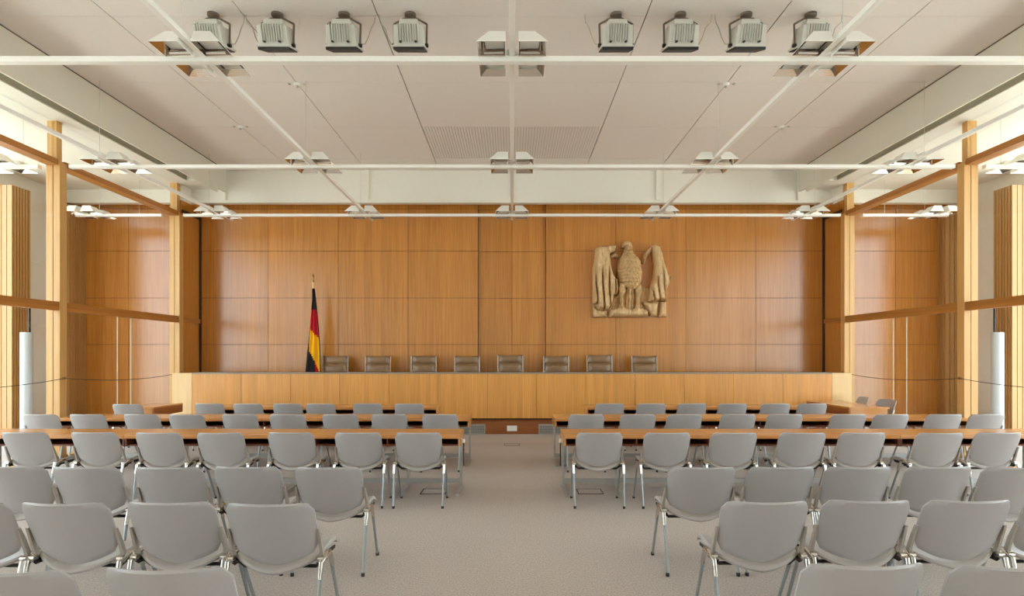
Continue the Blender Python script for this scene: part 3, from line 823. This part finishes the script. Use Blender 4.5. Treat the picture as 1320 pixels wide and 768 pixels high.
for j, (y, rn) in enumerate(zip(RY, ('the rail nearest the camera', 'the middle cross rail', 'the farthest cross rail'))):
    for k in ((-1, 0, 1) if j == 0 else (-2, -1, 0, 1, 2)):
        spots.append((k * RX, y, 'white four-hood light under the ceiling, %s on %s' % (names[k], rn)))
for s, nm in ((-1, 'left'), (1, 'right')):
    spots.append((s * 8.45, 11.2, 'white four-hood light in the %s aisle beyond the glass, farther one' % nm))
    spots.append((s * 7.62, 8.32, 'white four-hood light in the %s aisle beyond the glass, nearer one' % nm))
for x, y, lab in spots:
    o = cl if first else copy_tree(cl); first = False
    o.location = (x, y, RZ); o['label'] = lab
for s, nm in ((-1, 'left'), (1, 'right')):
    for (xa, xb, y, q) in ((7.0, 8.7, 11.2, 'farther'), (7.02, 8.3, 8.32, 'nearer')):
        x0, x1 = sorted((s * xa, s * xb))
        t = rail_cross(0, x0, x1, y, 'white lighting rail in the %s aisle beyond the glass, %s one' % (nm, q))
        for xx in (-.4, .4): MB().tube([(xx, 0, RT / 2), (xx, 0, 5.07 - RZ)], .004, 6).build('suspension_wire', 'wire', t)

# ------------------------------------------------------------------ floodlights on the ceiling
def floodlight():
    t = thing('floodlight', 'x', 'floodlight', (0, 0, CZ), 0, 'floodlights in two groups of four')
    MB().lathe([(.05, -.035), (.066, -.025), (.066, 0)], (0, 0, 0), 18).build('mounting_plate', 'flood_yoke', t, smooth=True)
    y = MB()
    pth = [(-.185, .0, -.36), (-.19, 0, -.115), (-.07, 0, -.05), (.07, 0, -.05), (.19, 0, -.115), (.185, 0, -.36)]
    for p, q in zip(pth[:-1], pth[1:]): y.tube([p, q], .012, 6)
    y.build('yoke', 'flood_yoke', t)
    def TL(m, a=math.radians(18)):      # the head is tipped towards the bench
        m.v = [(x, y, -.17 + (z + .2) * .88) for x, y, z in m.v]
        m.v = [(x, y * math.cos(a) - (z + .33) * math.sin(a), (z + .33) * math.cos(a) + y * math.sin(a) - .33) for x, y, z in m.v]
        return m
    b = MB()
    b.hexa([(-.17, -.13, -.44), (.17, -.13, -.44), (.17, .13, -.44), (-.17, .13, -.44)], [(-.16, -.125, -.2), (.16, -.125, -.2), (.16, .10, -.2), (-.16, .10, -.2)])
    b.hexa([(-.12, -.08, -.22), (.12, -.08, -.22), (.12, .08, -.22), (-.12, .08, -.22)], [(-.10, -.06, -.12), (.10, -.06, -.12), (.10, .06, -.12), (-.10, .06, -.12)])
    TL(b).build('housing', 'flood', t, bevel=.006)
    fn = MB()
    for k in range(9):
        x = -.112 + .028 * k
        fn.hexa([(x - .004, -.148, -.40), (x + .004, -.148, -.40), (x + .004, -.10, -.40), (x - .004, -.10, -.40)], [(x - .004, -.15, -.195), (x + .004, -.15, -.195), (x + .004, -.07, -.18), (x - .004, -.07, -.18)])
    TL(fn).build('cooling_fin', 'flood', t)
    TL(MB().box(-.185, .185, -.15, .15, -.455, -.435)).build('rim', 'flood', t, bevel=.004)
    TL(MB().hexa([(-.172, -.145, -.492), (.172, -.145, -.492), (.172, .14, -.465), (-.172, .14, -.465)], [(-.172, -.145, -.455), (.172, -.145, -.455), (.172, .14, -.455), (-.172, .14, -.455)])).build('visor', 'black', t)
    for s in (-1, 1):
        MB().tube([(s * .165, 0, -.36), (s * .205, 0, -.36)], .022, 10).build('pivot_knob', 'dark', t, smooth=True)
        TL(MB().tube([(s * .085, -.14, -.40), (s * .085, -.165, -.40)], .014, 8)).build('clamp', 'dark', t, smooth=True)
    MB().tube([(.17, .03, -.33), (.23, .04, -.32), (.27, .04, -.24), (.30, .04, -.14), (.35, .0, -.09), (.36, 0, -.01)], .006, 6).build('cable', 'cable', t, smooth=True)
    return t
fp = floodlight()
fpx = [275, 357.5, 443.5, 529, 794, 877, 962, 1045]
for i, px in enumerate(fpx):
    o = fp if i == 0 else copy_tree(fp)
    o.location = ((px - CXP) * 6.42 / F, 6.42, CZ)
    g = 'left' if i < 4 else 'right'
    o['label'] = 'grey finned floodlight on the ceiling, %s of four in the %s group' % (['leftmost', 'second', 'third', 'rightmost'][i % 4], g)
    for ch in o.children:
        if ch.name.startswith('cable') and i in (1, 3, 4, 6):
            ch.scale.x = -1
# ceiling sprinklers
def sprinkler(x, y, lab):
    t = thing('ceiling_sensor', lab, 'sensor', (x, y, CZ), 0, 'small ceiling sensors')
    MB().lathe([(.03, -.03), (.045, -.018), (.05, 0)], (0, 0, 0), 14).build('base', 'plastic', t, smooth=True)
    MB().lathe([(.012, -.06), (.02, -.045), (.016, -.03)], (0, 0, 0), 12).build('tip', 'steel', t, smooth=True)
    m = MB()
    for s in (-1, 1): m.lathe([(.018, -.012), (.022, 0)], (s * .11, 0, 0), 10)
    m.build('screw_cover', 'steel', t)
for px, py, lab in ((383, 108, 'small white ceiling sensor, left half, nearer one'), (310, 163, 'small white ceiling sensor, left half, farther one'), (936, 108, 'small white ceiling sensor, right half, nearer one'), (1008, 163, 'small white ceiling sensor, right half, farther one')):
    D = F * (CZ - H) / (HY - py); sprinkler((px - CXP) * D / F, D, lab)

# ------------------------------------------------------------------ barrier cables along the glass, tubes in the aisles
for s, nm in ((-1, 'left'), (1, 'right')):
    for i, (ya, yb) in enumerate(((5.37, 8.36), (8.36, 11.37))):
        q = 'farther bay' if i else 'nearer bay'
        t = thing('barrier_cable', 'thin sagging cable across the %s glass wall, %s' % (nm, q), 'barrier cable', (s * (GX - .02), ya, 0), 0, 'barrier cables along the glass')
        pts = []
        for k in range(17):
            u = k / 16; pts.append((0, .07 + (yb - ya) * u, 1.215 - .08 * 4 * u * (1 - u)))
        MB().tube(pts, .005, 6).build('cable', 'dark', t, smooth=True)
        for yy in ((.07, yb - ya + .07)):
            MB().tube([(0, yy + (.012 if yy < 1 else -.012), 1.215), (s * .02, yy + (.012 if yy < 1 else -.012), 1.215)], .022, 12).build('hook', 'chrome', t, smooth=True)
    t = thing('standing_tube', 'white upright tube with a black rod in the %s aisle beyond glass' % nm, 'tube', (s * 8.32, 9.6, 0), 0, 'white tubes in the side aisles')
    MB().lathe([(.088, 0), (.088, 1.94), (.08, 1.955)], (0, 0, 0), 28).build('tube', 'cyl', t, smooth=True)
    MB().tube([(-s * .05, 0, 1.94), (-s * .05, 0, 2.46)], .017, 10).build('rod', 'black', t, smooth=True)
    MB().lathe([(.15, 0), (.15, .015), (.115, .02)], (0, 0, 0), 24).build('base', 'steel', t, smooth=True)

# ------------------------------------------------------------------ daylight
w = bpy.data.worlds.new('sky'); bpy.context.scene.world = w; w.use_nodes = True
bg = w.node_tree.nodes['Background']; bg.inputs['Color'].default_value = (.77, .895, 1.0, 1); bg.inputs['Strength'].default_value = 1.0

sl_ = bpy.data.lights.new('sun', 'SUN'); so = bpy.data.objects.new('sun', sl_); C.objects.link(so)
sl_.energy = 2.2; sl_.angle = math.radians(3); sl_.color = (1, .99, .98)
so.rotation_euler = (math.radians(-12), math.radians(4), 0); so.location = (0, 0, 20)

cam = bpy.data.cameras.new('camera'); co = bpy.data.objects.new('camera', cam); C.objects.link(co)
co.location = (0, 0, H); co.rotation_euler = (PI / 2, 0, 0)
cam.sensor_width = 36; cam.lens = 36 * F / 1320
cam.shift_y = (HY - 384) / 1320; cam.clip_start = .05; cam.clip_end = 200
sc = bpy.context.scene; sc.camera = co
sc.view_settings.view_transform = 'Standard'; sc.view_settings.look = 'None'
sc.view_settings.gamma = 1; sc.view_settings.use_curve_mapping = False
sc.view_settings.exposure = 2.8
sc.cycles.use_denoising = True
sc.cycles.max_bounces = 10; sc.cycles.diffuse_bounces = 6; sc.cycles.transparent_max_bounces = 16
sc.cycles.caustics_reflective = False; sc.cycles.caustics_refractive = False
